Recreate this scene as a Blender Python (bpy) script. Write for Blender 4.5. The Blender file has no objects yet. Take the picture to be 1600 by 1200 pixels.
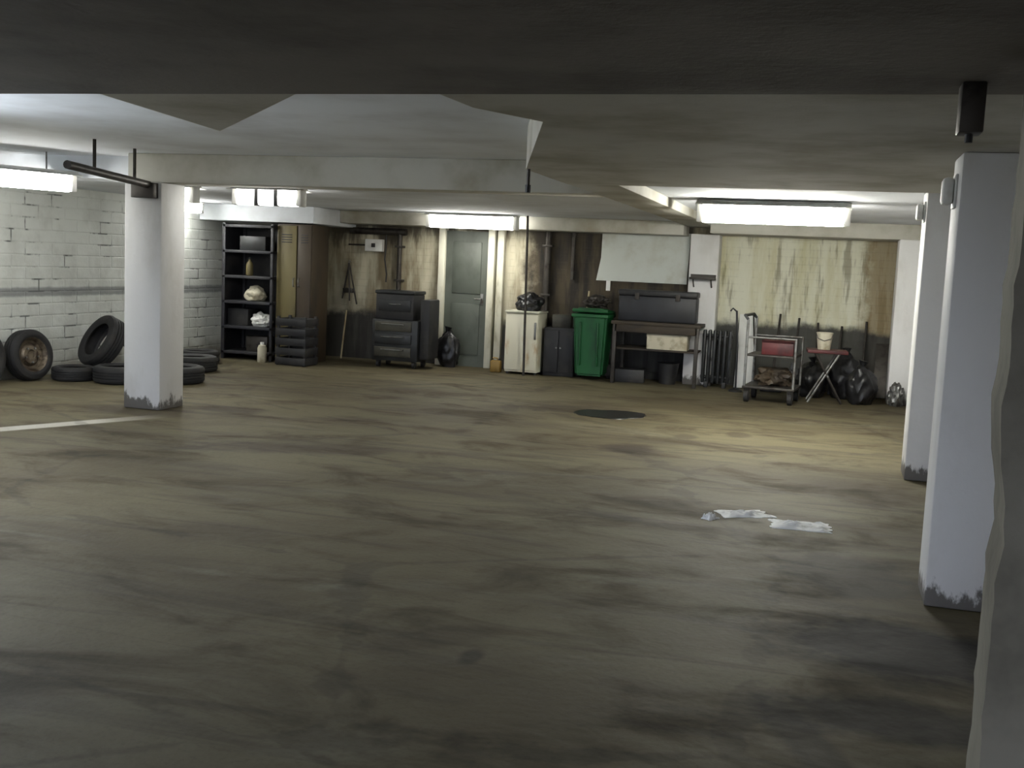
import bpy, bmesh, math, random
from mathutils import Vector, Matrix, noise

S = bpy.context.scene
COL = S.collection
PI = math.pi
rad = math.radians

# ------------------------------------------------------------------ camera
# world axes follow the garage: +Y runs to the far wall, +X to the row of columns
cam_data = bpy.data.cameras.new('camera')
cam = bpy.data.objects.new('camera', cam_data)
COL.objects.link(cam)
cam_data.sensor_fit = 'HORIZONTAL'
cam_data.sensor_width = 36.0
cam_data.lens = 36.0 * 1700 / 1600
cam_data.clip_start = 0.05
cam.matrix_world = (Matrix.Translation((0, 0, 1.55)) @ Matrix.Rotation(rad(16), 4, 'Z')
                    @ Matrix.Rotation(PI / 2 - math.atan(189 / 1700), 4, 'X') @ Matrix.Rotation(0.045, 4, 'Z'))
S.camera = cam

# ------------------------------------------------------------------ world, exposure
world = bpy.data.worlds.new('world')
S.world = world
world.use_nodes = True
wb = world.node_tree.nodes['Background']
# dull daylight reaching in through the open entrance behind the camera: sky above, dark yard below
wt = world.node_tree
w_co = wt.nodes.new('ShaderNodeTexCoord')
w_se = wt.nodes.new('ShaderNodeSeparateXYZ')
w_mr = wt.nodes.new('ShaderNodeMapRange')
w_mx = wt.nodes.new('ShaderNodeMix')
w_mx.data_type = 'RGBA'
wt.links.new(w_co.outputs['Generated'], w_se.inputs[0])
wt.links.new(w_se.outputs[2], w_mr.inputs[0])
w_mr.inputs[1].default_value = -.03
w_mr.inputs[2].default_value = .03
wt.links.new(w_mr.outputs[0], w_mx.inputs[0])
w_mx.inputs[6].default_value = (.05, .05, .048, 1)
w_mx.inputs[7].default_value = (.66, .72, .86, 1)
wt.links.new(w_mx.outputs[2], wb.inputs[0])
wb.inputs[1].default_value = 4.2
S.view_settings.view_transform = 'Standard'
S.view_settings.look = 'None'
S.view_settings.gamma = 1
S.view_settings.use_curve_mapping = False
S.view_settings.exposure = 0.85
TUBE = 22.0            # brightness of the fluorescent diffusers


def lin(r, g, b):
    def f(c):
        c /= 255
        return c / 12.92 if c <= .04045 else ((c + .055) / 1.055) ** 2.4
    return (f(r), f(g), f(b), 1)


# ------------------------------------------------------------------ node helpers
class NT:
    def __init__(self, name):
        self.m = bpy.data.materials.new(name)
        self.m.use_nodes = True
        self.t = self.m.node_tree
        self.b = self.t.nodes['Principled BSDF']
        self.geo = self.n('ShaderNodeTexCoord').outputs['Object']

    def n(self, kind, **kw):
        x = self.t.nodes.new(kind)
        for k, v in kw.items():
            setattr(x, k, v)
        return x

    def put(self, sock, v):
        if hasattr(v, 'links') or isinstance(v, bpy.types.NodeSocket):
            self.t.links.new(v, sock)
        else:
            sock.default_value = v

    def math(self, op, a, b=0.0, clamp=False):
        x = self.n('ShaderNodeMath', operation=op, use_clamp=clamp)
        self.put(x.inputs[0], a)
        self.put(x.inputs[1], b)
        return x.outputs[0]

    def scale(self, s):
        x = self.n('ShaderNodeMapping')
        self.put(x.inputs['Vector'], self.geo)
        x.inputs['Scale'].default_value = s
        return x.outputs[0]

    def noise(self, scale=(1, 1, 1), detail=4, rough=.6, dist=0.0):
        x = self.n('ShaderNodeTexNoise')
        self.put(x.inputs['Vector'], self.scale(scale))
        x.inputs['Scale'].default_value = 1
        x.inputs['Detail'].default_value = detail
        x.inputs['Roughness'].default_value = rough
        x.inputs['Distortion'].default_value = dist
        return x.outputs['Fac']

    def ramp(self, f, lo, hi):
        x = self.n('ShaderNodeMapRange', interpolation_type='SMOOTHSTEP')
        self.put(x.inputs[0], f)
        x.inputs[1].default_value = lo
        x.inputs[2].default_value = hi
        return x.outputs[0]

    def mix(self, f, a, b):
        x = self.n('ShaderNodeMix', data_type='RGBA')
        self.put(x.inputs[0], f)
        self.put(x.inputs[6], a)
        self.put(x.inputs[7], b)
        return x.outputs[2]

    def xyz(self):
        x = self.n('ShaderNodeSeparateXYZ')
        self.put(x.inputs[0], self.geo)
        return x.outputs

    def bump(self, h, strength=.3, dist=.02):
        x = self.n('ShaderNodeBump')
        x.inputs['Strength'].default_value = strength
        x.inputs['Distance'].default_value = dist
        self.put(x.inputs['Height'], h)
        self.put(self.b.inputs['Normal'], x.outputs[0])

    def out(self, color, rough=.7, metal=0.0):
        self.put(self.b.inputs['Base Color'], color)
        self.put(self.b.inputs['Roughness'], rough)
        self.b.inputs['Metallic'].default_value = metal
        return self.m


def grubby(name, c, c2, scale=(3, 3, 3), lo=.45, hi=.7, rough=.7, metal=0.0, bump=.0, fine=0.0):
    """a plain surface with blotches of a second colour"""
    k = NT(name)
    f = k.ramp(k.noise(scale, 5), lo, hi)
    col = k.mix(f, c, c2)
    if fine:
        g = k.ramp(k.noise((scale[0] * 9, scale[1] * 9, scale[2] * 9), 3), .4, .7)
        col = k.mix(k.math('MULTIPLY', g, fine), col, c2)
    if bump:
        k.bump(k.noise((30, 30, 30), 4), bump, .01)
    return k.out(col, rough, metal)


# ------------------------------------------------------------------ materials
M = {}


def floor_material():
    k = NT('stained_concrete')
    x, y, z = k.xyz()
    big = k.ramp(k.noise((.35, .55, 1), 4, .6, .4), .35, .68)
    col = k.mix(big, lin(103, 96, 74), lin(78, 70, 51))
    mid = k.ramp(k.noise((1.1, 1.9, 1), 5, .65, .6), .46, .72)
    col = k.mix(k.math('MULTIPLY', mid, .62), col, lin(50, 43, 33))
    streak = k.ramp(k.noise((.45, 3.2, 1), 5, .6, 1.2), .5, .68)
    col = k.mix(k.math('MULTIPLY', streak, .45), col, lin(50, 44, 35))
    pale = k.ramp(k.noise((.6, 1.3, 2), 6, .6, .9), .56, .74)
    col = k.mix(k.math('MULTIPLY', pale, .5), col, lin(116, 112, 98))
    warp = k.noise((2.2, 2.2, 1), 4, .65)
    w = k.math('MULTIPLY', k.math('SUBTRACT', warp, .5), 1.3)

    def blotch(px, py, rx, ry, strength, c, rot=0.0):
        nonlocal col
        ca, sa = math.cos(rot), math.sin(rot)
        dx, dy = k.math('SUBTRACT', x, px), k.math('SUBTRACT', y, py)
        a = k.math('ADD', k.math('MULTIPLY', dx, ca / rx), k.math('MULTIPLY', dy, sa / rx))
        b = k.math('ADD', k.math('MULTIPLY', dx, -sa / ry), k.math('MULTIPLY', dy, ca / ry))
        d = k.math('SQRT', k.math('ADD', k.math('MULTIPLY', a, a), k.math('MULTIPLY', b, b)))
        d = k.math('ADD', d, w)
        f = k.math('MULTIPLY', k.math('SUBTRACT', 1.0, k.ramp(d, .55, 1.15)), strength)
        col = k.mix(f, col, c)
    near_black, brown = lin(22, 20, 18), lin(44, 34, 24)
    blotch(-1.55, 9.2, .30, .30, .85, brown)
    blotch(-2.65, 11.4, .6, .3, .6, brown)
    blotch(-1.2, 10.2, .12, .2, .5, brown)
    blotch(-.75, 10.6, .12, .2, .5, brown)
    blotch(.40, 4.75, .60, .45, .95, near_black)  # this and the next two: darker floor around the nearest column's base
    blotch(.20, 5.9, .40, .55, .65, near_black)
    blotch(.35, 3.95, .45, .25, .8, near_black)
    blotch(.1, 3.5, .12, .5, .6, near_black, .4)
    blotch(.3, 8.2, .5, .5, .35, brown)
    blotch(-6.2, 8.85, .75, .35, .6, brown)
    blotch(-5.55, 9.4, .35, .25, .6, brown)
    blotch(-4.0, 7.8, .9, .28, .5, brown, .3)
    blotch(-3.1, 5.2, .35, .25, .35, brown)
    blotch(-1.45, 4.1, .35, .12, .4, brown, .8)
    blotch(-1.25, 3.95, .06, .1, .6, near_black)
    # lamp-lit patch of floor, painted into the colour as a pale band
    ax, ay = math.cos(1.12), math.sin(1.12)
    d = k.math('ADD', k.math('MULTIPLY', k.math('SUBTRACT', x, -6.35), -ay), k.math('MULTIPLY', k.math('SUBTRACT', y, 7.6), ax))
    s = k.math('ADD', k.math('MULTIPLY', k.math('SUBTRACT', x, -6.35), ax), k.math('MULTIPLY', k.math('SUBTRACT', y, 7.6), ay))
    f = k.math('SUBTRACT', 1.0, k.ramp(k.math('ABSOLUTE', d), .07, .13))
    f = k.math('MULTIPLY', f, k.math('SUBTRACT', 1.0, k.ramp(k.math('ABSOLUTE', s), .4, 1.3)))
    col = k.mix(k.math('MULTIPLY', f, .75), col, lin(200, 196, 186))
    # wandering cracks
    vor = k.n('ShaderNodeTexVoronoi', feature='DISTANCE_TO_EDGE')
    k.put(vor.inputs['Vector'], k.scale((.33, .5, 1)))
    vor.inputs['Scale'].default_value = 1
    cr = k.math('SUBTRACT', 1.0, k.ramp(k.math('ADD', vor.outputs[0], k.math('MULTIPLY', w, .10)), .0, .014))
    col = k.mix(k.math('MULTIPLY', cr, .3), col, near_black)
    grain = k.ramp(k.noise((40, 40, 1), 3, .7), .45, .75)
    col = k.mix(k.math('MULTIPLY', grain, .18), col, near_black)
    k.bump(k.math('ADD', k.math('MULTIPLY', k.noise((9, 9, 1), 5), .6), k.math('MULTIPLY', warp, 1.5)), .35, .02)
    k.b.inputs['Specular IOR Level'].default_value = .25
    return k.out(col, k.math('ADD', .68, k.math('MULTIPLY', mid, .2)))


def brick_material():
    k = NT('white_painted_brick')
    x, y, z = k.xyz()
    cmb = k.n('ShaderNodeCombineXYZ')
    k.put(cmb.inputs[0], y)
    k.put(cmb.inputs[1], z)
    br = k.n('ShaderNodeTexBrick')
    k.put(br.inputs['Vector'], cmb.outputs[0])
    br.inputs['Scale'].default_value = 1
    br.inputs['Brick Width'].default_value = .44
    br.inputs['Row Height'].default_value = .14
    br.inputs['Mortar Size'].default_value = .012
    br.inputs['Mortar Smooth'].default_value = .6
    m = br.outputs['Fac']
    patch = k.ramp(k.noise((1.2, 2.0, 2.0), 5), .42, .66)
    col = k.mix(k.math('MULTIPLY', patch, .5), lin(196, 199, 194), lin(160, 162, 156))
    hole = k.ramp(k.noise((3, 3.2, 2.2), 4, .6), .52, .66)
    col = k.mix(k.math('MULTIPLY', k.math('MULTIPLY', m, hole), .9), col, lin(70, 72, 70))
    # dark painted stripe
    d = k.math('ABSOLUTE', k.math('SUBTRACT', z, k.math('ADD', .955, k.math('MULTIPLY', k.noise((1, 6, 6), 3), .04))))
    s = k.math('SUBTRACT', 1.0, k.ramp(d, .035, .07))
    col = k.mix(k.math('MULTIPLY', s, .72), col, lin(92, 94, 96))
    low = k.math('SUBTRACT', 1.0, k.ramp(k.math('ADD', z, k.math('MULTIPLY', k.noise((1, 4, 4), 4), .35)), .2, .45))
    col = k.mix(k.math('MULTIPLY', low, .6), col, lin(104, 98, 86))
    k.bump(k.math('ADD', k.math('MULTIPLY', m, -.8), k.math('MULTIPLY', k.noise((14, 14, 14), 4), .6)), .5, .015)
    return k.out(col, .75)


def back_wall_material():
    k = NT('grimy_painted_wall')
    x, y, z = k.xyz()
    cmb = k.n('ShaderNodeCombineXYZ')
    k.put(cmb.inputs[0], x)
    k.put(cmb.inputs[1], z)
    br = k.n('ShaderNodeTexBrick')
    k.put(br.inputs['Vector'], cmb.outputs[0])
    br.inputs['Scale'].default_value = 1
    br.inputs['Brick Width'].default_value = .30
    br.inputs['Row Height'].default_value = .10
    br.inputs['Mortar Size'].default_value = .010
    m = br.outputs['Fac']
    n1 = k.noise((3.0, 1, .55), 5, .65)          # vertical runs
    n2 = k.noise((8.0, 1, 1.1), 4, .6)
    edge = k.math('MULTIPLY', k.math('SUBTRACT', k.noise((2.2, 1, 2.2), 5, .65), .5), .7)
    xe = k.math('ADD', x, edge)
    ze = k.math('ADD', z, edge)
    cream = k.mix(k.ramp(n1, .38, .66), lin(190, 184, 162), lin(118, 106, 82))
    # right hand stretch: yellowed white paint
    yellow = k.mix(k.ramp(n1, .4, .68), lin(214, 213, 194), lin(194, 189, 154))
    yellow = k.mix(k.math('MULTIPLY', k.ramp(n2, .52, .66), .6), yellow, lin(104, 92, 60))
    f = k.ramp(xe, -1.75, -1.55)
    col = k.mix(f, cream, yellow)
    # bare stretch between the door and the boards: dark, stained brick
    bare = k.mix(k.ramp(n2, .4, .65), lin(70, 61, 46), lin(32, 28, 24))
    bf = k.math('MULTIPLY', k.ramp(xe, -4.35, -4.05), k.math('SUBTRACT', 1.0, k.ramp(x, -1.9, -1.8)))
    col = k.mix(bf, col, bare)
    # rusty right end
    rf = k.math('MULTIPLY', k.ramp(xe, .30, .55), .75)
    col = k.mix(rf, col, lin(120, 98, 60))
    # dark dado / soot in the lower half, higher towards the right
    hgt = k.math('ADD', .70, k.math('MULTIPLY', k.ramp(x, -2.4, -1.4), .18))
    lowf = k.math('SUBTRACT', 1.0, k.ramp(k.math('SUBTRACT', k.math('ADD', z, k.math('MULTIPLY', edge, .6)), hgt), -.07, .07))
    soot = k.mix(k.ramp(n2, .45, .7), lin(30, 31, 34), lin(58, 58, 57))
    col = k.mix(k.math('MULTIPLY', lowf, .93), col, soot)
    # black runs under the lintel
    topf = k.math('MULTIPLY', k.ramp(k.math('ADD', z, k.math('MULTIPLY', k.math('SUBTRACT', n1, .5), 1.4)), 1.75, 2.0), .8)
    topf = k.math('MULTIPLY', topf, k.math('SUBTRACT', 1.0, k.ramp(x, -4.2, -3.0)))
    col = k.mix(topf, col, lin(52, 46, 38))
    col = k.mix(k.math('MULTIPLY', k.math('MULTIPLY', m, k.ramp(n2, .4, .6)), .10), col, lin(60, 55, 45))
    k.bump(k.math('ADD', k.math('MULTIPLY', m, -.3), k.math('MULTIPLY', n2, .8)), .4, .015)
    return k.out(col, .8)


def column_material():
    k = NT('white_painted_concrete')
    x, y, z = k.xyz()
    n = k.noise((2.5, 2.5, 1.2), 5)
    col = k.mix(k.math('MULTIPLY', k.ramp(n, .45, .7), .35), lin(214, 213, 212), lin(170, 166, 158))
    chip = k.math('ADD', z, k.math('MULTIPLY', k.math('SUBTRACT', k.noise((9, 9, 4), 5, .7), .5), .45))
    f = k.math('SUBTRACT', 1.0, k.ramp(chip, .06, .12))
    col = k.mix(k.math('MULTIPLY', f, .85), col, lin(58, 50, 40))
    k.bump(k.noise((12, 12, 12), 5), .25, .012)
    return k.out(col, .65)


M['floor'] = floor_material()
M['brick'] = brick_material()
M['back'] = back_wall_material()
M['column'] = column_material()
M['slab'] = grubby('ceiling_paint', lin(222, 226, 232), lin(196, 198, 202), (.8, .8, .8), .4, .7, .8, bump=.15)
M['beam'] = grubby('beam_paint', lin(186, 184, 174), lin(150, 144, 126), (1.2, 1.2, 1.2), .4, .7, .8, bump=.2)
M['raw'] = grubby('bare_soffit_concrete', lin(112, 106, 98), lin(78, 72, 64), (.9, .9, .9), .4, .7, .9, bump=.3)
M['pier'] = grubby('bare_pier_concrete', lin(126, 122, 110), lin(92, 88, 78), (2, 2, 2), .4, .7, .9, bump=.4)
M['rubber'] = grubby('tyre_rubber', lin(23, 22, 23), lin(40, 37, 34), (6, 6, 6), .5, .8, .75, bump=.3)
M['rim'] = grubby('dull_steel_rim', lin(104, 94, 80), lin(60, 49, 38), (9, 9, 9), .45, .65, .5, .6)
M['black'] = grubby('black_paint', lin(26, 26, 29), lin(48, 46, 44), (4, 4, 4), .45, .7, .55)
M['shelfpaint'] = grubby('dark_shelf_paint', lin(34, 34, 40), lin(56, 54, 54), (3, 3, 3), .45, .7, .55)
M['olive'] = grubby('olive_locker_paint', lin(104, 94, 58), lin(74, 64, 38), (3, 3, 1), .42, .7, .55)
M['brown'] = grubby('brown_locker_paint', lin(62, 50, 34), lin(40, 33, 26), (3, 3, 1), .42, .7, .6)
M['chest'] = grubby('dark_tool_chest_paint', lin(40, 42, 44), lin(26, 26, 26), (5, 5, 5), .4, .7, .45, .2)
M['drawer'] = grubby('worn_drawer_paint', lin(70, 68, 58), lin(46, 43, 36), (5, 5, 5), .4, .7, .5, .2)
M['door'] = grubby('grey_green_door_paint', lin(78, 83, 76), lin(54, 58, 52), (2, 2, 1.2), .42, .68, .55)
M['jamb'] = grubby('white_gloss_jamb', lin(196, 194, 178), lin(140, 132, 108), (4, 4, 1.5), .5, .75, .45)
M['enamel'] = grubby('rust_streaked_enamel', lin(214, 210, 190), lin(168, 128, 58), (4, 4, 1.6), .55, .72, .45)
M['green'] = grubby('green_bin_plastic', lin(18, 84, 42), lin(14, 58, 32), (5, 5, 2), .45, .75, .5)
M['panel'] = grubby('pale_board', lin(196, 200, 194), lin(174, 173, 160), (2, 2, 2), .45, .72, .6)
M['white'] = grubby('white_paint', lin(218, 218, 214), lin(178, 176, 168), (4, 4, 4), .5, .8, .55)
M['paper'] = grubby('crumpled_white_paper', lin(232, 234, 236), lin(176, 178, 176), (9, 9, 9), .5, .75, .8)
M['card'] = grubby('pale_cardboard', lin(190, 184, 164), lin(146, 136, 112), (6, 6, 6), .45, .7, .8)
M['steel'] = grubby('dull_steel', lin(134, 134, 132), lin(84, 78, 70), (8, 8, 8), .45, .7, .45, .8)
M['darksteel'] = grubby('dark_steel', lin(66, 62, 58), lin(40, 36, 32), (8, 8, 8), .45, .7, .5, .6)
M['wood'] = grubby('dark_bench_wood', lin(58, 48, 36), lin(36, 30, 24), (2, 9, 9), .42, .68, .7)
M['handle'] = grubby('pale_wood_handle', lin(184, 172, 138), lin(138, 122, 90), (9, 9, 2), .45, .7, .6)
M['red'] = grubby('faded_red_paint', lin(84, 26, 27), lin(52, 18, 20), (5, 5, 5), .45, .7, .55)
M['bag'] = grubby('black_bin_bag', lin(18, 18, 20), lin(34, 33, 36), (7, 7, 7), .45, .7, .35, bump=.3)
M['yellow'] = grubby('ochre_plastic', lin(126, 100, 44), lin(86, 66, 30), (7, 7, 7), .5, .75, .5)
M['near_black'] = grubby('black_oily_rubber', lin(15, 13, 13), lin(26, 23, 21), (6, 6, 6), .45, .7, .35)
M['tank'] = grubby('slate_grey_paint', lin(34, 35, 40), lin(24, 24, 27), (4, 4, 4), .4, .7, .5)


def tube_material(name, gain, tint=(1.0, .99, .93, 1)):
    k = NT(name)
    k.b.inputs['Emission Color'].default_value = tint
    k.b.inputs['Emission Strength'].default_value = TUBE * gain
    return k.out((.9, .9, .9, 1), .4)


M['lit_white'] = tube_material('lit_diffuser', 1.3)
M['lit_door'] = tube_material('lit_warm_diffuser', .7, (1.0, .98, .90, 1))
M['lit_bright'] = tube_material('lit_new_diffuser', 2.35, (1.0, .99, .90, 1))
M['lit_dim'] = tube_material('lit_old_diffuser', .6)
M['lit_cool'] = tube_material('lit_cool_diffuser', 2.2, (.86, .93, 1.0, 1))


# ------------------------------------------------------------------ mesh helpers
def xf(bm, verts, mat):
    bmesh.ops.transform(bm, matrix=mat, verts=verts)


def merge(bm, other):
    me = bpy.data.meshes.new('tmp')
    other.to_mesh(me)
    other.free()
    bm.from_mesh(me)
    bpy.data.meshes.remove(me)


def box(bm, c, s, bev=.0, rot=None):
    t = bmesh.new()
    bmesh.ops.create_cube(t, size=1, matrix=Matrix.Diagonal((*s, 1)))
    if bev:
        bmesh.ops.bevel(t, geom=list(t.edges), offset=min(bev, min(s) * .45), segments=2, affect='EDGES', profile=.5)
    mt = Matrix.Translation(c)
    if rot:
        mt = mt @ Matrix.Rotation(rot[2], 4, 'Z') @ Matrix.Rotation(rot[1], 4, 'Y') @ Matrix.Rotation(rot[0], 4, 'X')
    xf(t, t.verts, mt)
    merge(bm, t)
    return bm


def b3(x0, x1, y0, y1, z0, z1, bev=0.0):
    return box(bmesh.new(), ((x0 + x1) / 2, (y0 + y1) / 2, (z0 + z1) / 2), (x1 - x0, y1 - y0, z1 - z0), bev)


def tube(bm, pts, r, seg=10):
    pts = [Vector(p) for p in pts]
    rings = []
    for i, p in enumerate(pts):
        d = (pts[min(i + 1, len(pts) - 1)] - pts[max(i - 1, 0)]).normalized()
        up = Vector((0, 0, 1)) if abs(d.z) < .9 else Vector((1, 0, 0))
        a = d.cross(up).normalized()
        b = d.cross(a).normalized()
        rr = r[i] if isinstance(r, (list, tuple)) else r
        rings.append([bm.verts.new(p + rr * (math.cos(t) * a + math.sin(t) * b))
                      for t in (2 * PI * j / seg for j in range(seg))])
    for q in range(len(rings) - 1):
        for j in range(seg):
            bm.faces.new((rings[q][j], rings[q][(j + 1) % seg], rings[q + 1][(j + 1) % seg], rings[q + 1][j]))
    bm.faces.new(rings[0])
    bm.faces.new(rings[-1][::-1])
    bmesh.ops.recalc_face_normals(bm, faces=bm.faces)
    return bm


def lathe(bm, prof, seg=32, mat=None, closed=True):
    """profile of (radius, height) turned about Z; closed joins last to first"""
    t = bmesh.new()
    rings = []
    for r, z in prof:
        if r < 1e-6:
            rings.append([t.verts.new((0, 0, z))])
        else:
            rings.append([t.verts.new((r * math.cos(a), r * math.sin(a), z)) for a in (2 * PI * j / seg for j in range(seg))])
    n = len(rings)
    for q in range(n if closed else n - 1):
        A, B = rings[q], rings[(q + 1) % n]
        for j in range(seg):
            j2 = (j + 1) % seg
            if len(A) == 1 and len(B) == 1:
                continue
            if len(A) == 1:
                t.faces.new((A[0], B[j2], B[j]))
            elif len(B) == 1:
                t.faces.new((A[j], A[j2], B[0]))
            else:
                t.faces.new((A[j], A[j2], B[j2], B[j]))
    bmesh.ops.recalc_face_normals(t, faces=t.faces)
    if mat is not None:
        xf(t, t.verts, mat)
    merge(bm, t)
    return bm


def prism(bm, poly, z0, z1):
    lo = [bm.verts.new((x, y, z0)) for x, y in poly]
    hi = [bm.verts.new((x, y, z1)) for x, y in poly]
    n = len(poly)
    bm.faces.new(lo[::-1])
    bm.faces.new(hi)
    for i in range(n):
        bm.faces.new((lo[i], lo[(i + 1) % n], hi[(i + 1) % n], hi[i]))
    bmesh.ops.recalc_face_normals(bm, faces=bm.faces)
    return bm


def blob(bm, c, s, seed, amp=.25, freq=2.2, flat=True, sub=4):
    t = bmesh.new()
    bmesh.ops.create_icosphere(t, subdivisions=sub, radius=1)
    off = Vector((seed * 3.7, seed * 1.3, seed * 2.1))
    for v in t.verts:
        d = noise.fractal(v.co * freq + off, .9, 2.1, 4)
        v.co *= 1 + amp * d
        if flat and v.co.z < -.72:
            v.co.z = -.72
        v.co = Vector((v.co.x * s[0], v.co.y * s[1], v.co.z * s[2]))
    lo = min(v.co.z for v in t.verts)
    xf(t, t.verts, Matrix.Translation((c[0], c[1], c[2] - lo)))
    merge(bm, t)
    return bm


def obj(name, bm, mat, parent=None, label=None, smooth=True):
    me = bpy.data.meshes.new(name)
    bm.to_mesh(me)
    bm.free()
    me.materials.append(M[mat] if isinstance(mat, str) else mat)
    if smooth:
        me.shade_smooth()
        me.set_sharp_from_angle(angle=rad(38))
    o = bpy.data.objects.new(name, me)
    COL.objects.link(o)
    if parent is not None:
        o.parent = parent
    if label:
        o['label'] = label
    return o


def thing(name, label, cat, loc=(0, 0, 0), rz=0.0, group=None, rot=None):
    o = bpy.data.objects.new(name, None)
    o.empty_display_size = .1
    COL.objects.link(o)
    o.location = loc
    o.rotation_euler = rot if rot else (0, 0, rz)
    o['label'] = label
    o['category'] = cat
    if group:
        o['group'] = group
    return o


def tag(o, label, cat, group=None, kind=None):
    o['label'] = label
    o['category'] = cat
    if group:
        o['group'] = group
    if kind:
        o['kind'] = kind
    return o


def at(o, loc, rz=0.0):
    o.location = loc
    o.rotation_euler = (0, 0, rz)
    return o


def struct(name, bm, mat, label=None, cat='structure', parent=None):
    o = obj(name, bm, mat, parent)
    if parent is None:
        o['kind'] = 'structure'
        o['category'] = cat
        if label:
            o['label'] = label
    return o


def dup(root, loc, rz, label, group=None):
    r = root.copy()
    COL.objects.link(r)
    r.location = loc
    r.rotation_euler = rz if isinstance(rz, tuple) else (0, 0, rz)
    r['label'] = label
    if group:
        r['group'] = group
    for ch in list(root.children):
        c = ch.copy()
        COL.objects.link(c)
        c.parent = r
        for g in ch.children:
            d = g.copy()
            COL.objects.link(d)
            d.parent = c
    return r


# ================================================================== the setting
XL, XR, YB, YF = -8.75, 1.05, 15.3, -5.0
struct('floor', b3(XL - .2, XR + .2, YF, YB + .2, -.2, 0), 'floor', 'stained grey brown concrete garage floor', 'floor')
struct('wall_left', b3(XL - .2, XL, YF, YB, 0, 2.6), 'brick', 'white painted brick wall with a dark grey stripe', 'wall')
struct('wall_back', b3(XL - .2, XR + .2, YB, YB + .2, 0, 2.6), 'back', 'grimy far wall with dark lower half and yellowed paint', 'wall')
struct('wall_right', b3(XR, XR + .2, YF, YB, 0, 2.6), 'column', 'pale side wall behind the row of columns', 'wall')
struct('ceiling', b3(XL - .2, XR + .2, YF, YB + .2, 2.42, 2.6), 'slab', 'pale grey concrete ceiling slab', 'ceiling')

# lowered soffits and beams (all hang from the slab)
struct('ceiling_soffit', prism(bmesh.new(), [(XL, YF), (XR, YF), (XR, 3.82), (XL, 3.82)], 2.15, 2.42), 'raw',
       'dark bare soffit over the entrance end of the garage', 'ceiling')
haunch = prism(bmesh.new(), [(-1.42, 3.82), (XR, 3.82), (XR, 8.0), (-1.93, 8.0), (-1.93, 6.83), (-1.22, 4.55), (-1.40, 4.15)], 2.15, 2.42)
struct('ceiling_soffit', haunch, 'beam', 'lowered grey soffit in front of the columns', 'ceiling')
struct('ceiling_haunch', prism(bmesh.new(), [(-2.87, 3.82), (-2.0, 3.82), (-3.04, 5.0)], 2.15, 2.42), 'beam',
       'pointed concrete haunch jutting from the dark soffit', 'ceiling')
struct('ceiling_beam', b3(-1.93, -1.55, 8.0, YB, 2.15, 2.42, .01), 'beam', 'long beam running to the far wall beside the pale boards', 'beam')
struct('ceiling_beam', b3(-6.45, -1.93, 9.0, 9.35, 2.15, 2.42, .01), 'beam', 'cross beam resting on the square white column', 'beam')
struct('ceiling_panel', b3(XL, -1.93, 9.35, YB, 2.20, 2.42), 'slab', 'pale ceiling over the far bay with the tyres', 'ceiling')
struct('ceiling_panel', b3(-1.55, XR, 8.0, YB, 2.24, 2.42), 'slab', 'pale ceiling over the far bay with the trolley', 'ceiling')
struct('lintel_back', b3(XL, -6.95, 13.88, YB, 1.97, 2.20, .01), 'slab', 'dropped pale lintel over the dark shelves and the olive locker', 'beam')
struct('lintel_back', b3(-6.95, -1.93, 14.72, YB, 2.02, 2.20, .01), 'beam', 'lintel along the far wall above shelves and door', 'beam')
struct('lintel_back', b3(-1.55, XR, 14.4, YB, 2.05, 2.24, .01), 'beam', 'lintel along the far wall above the yellowed paint', 'beam')

# columns
struct('column', b3(-6.45, -6.05, 8.95, 9.35, 0, 2.15, .015), 'column', 'square white column standing in front of the tyres', 'column')
struct('column', b3(.66, XR, 8.92, 9.3, 0, 2.24, .015), 'column', 'middle white column of the row along the side wall', 'column')
struct('column', b3(.54, .87, 5.45, 5.8, 0, 2.15, .015), 'column', 'white column with worn dark base nearest the camera', 'column')
struct('column', b3(.78, XR, 14.3, 14.75, 0, 2.05, .015), 'column', 'white pier in the far corner beside the yellowed wall', 'column')
struct('column', b3(-1.86, -1.47, 14.95, YB, 0, 2.05, .01), 'column', 'white pier on the far wall under the long beam', 'column')


def ragged_pier():
    bm = bmesh.new()
    rnd = random.Random(4)
    xs = [(0, .46), (.45, .455), (.66, .46), (.80, .45), (.90, .465), (1.0, .462), (1.10, .44), (1.2, .43), (1.37, .44), (1.55, .435), (1.72, .44), (2.15, .44)]
    rows = []
    for i in range(44):
        z = 2.15 * i / 43
        for (za, xa), (zb, xb) in zip(xs, xs[1:]):
            if za <= z <= zb:
                xx = xa + (xb - xa) * (z - za) / (zb - za)
                break
        xx += rnd.uniform(-.004, .004)
        rows.append([bm.verts.new(p) for p in ((xx, 2.92, z), (XR, 2.92, z), (XR, 3.25, z), (xx + .02, 3.25, z))])
    for a, b in zip(rows, rows[1:]):
        for j in range(4):
            bm.faces.new((a[j], a[(j + 1) % 4], b[(j + 1) % 4], b[j]))
    bm.faces.new(rows[0][::-1])
    bm.faces.new(rows[-1])
    bmesh.ops.recalc_face_normals(bm, faces=bm.faces)
    return bm


struct('column', ragged_pier(), 'pier', 'dark bare concrete pier with a ragged edge closest to the camera', 'column')

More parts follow.
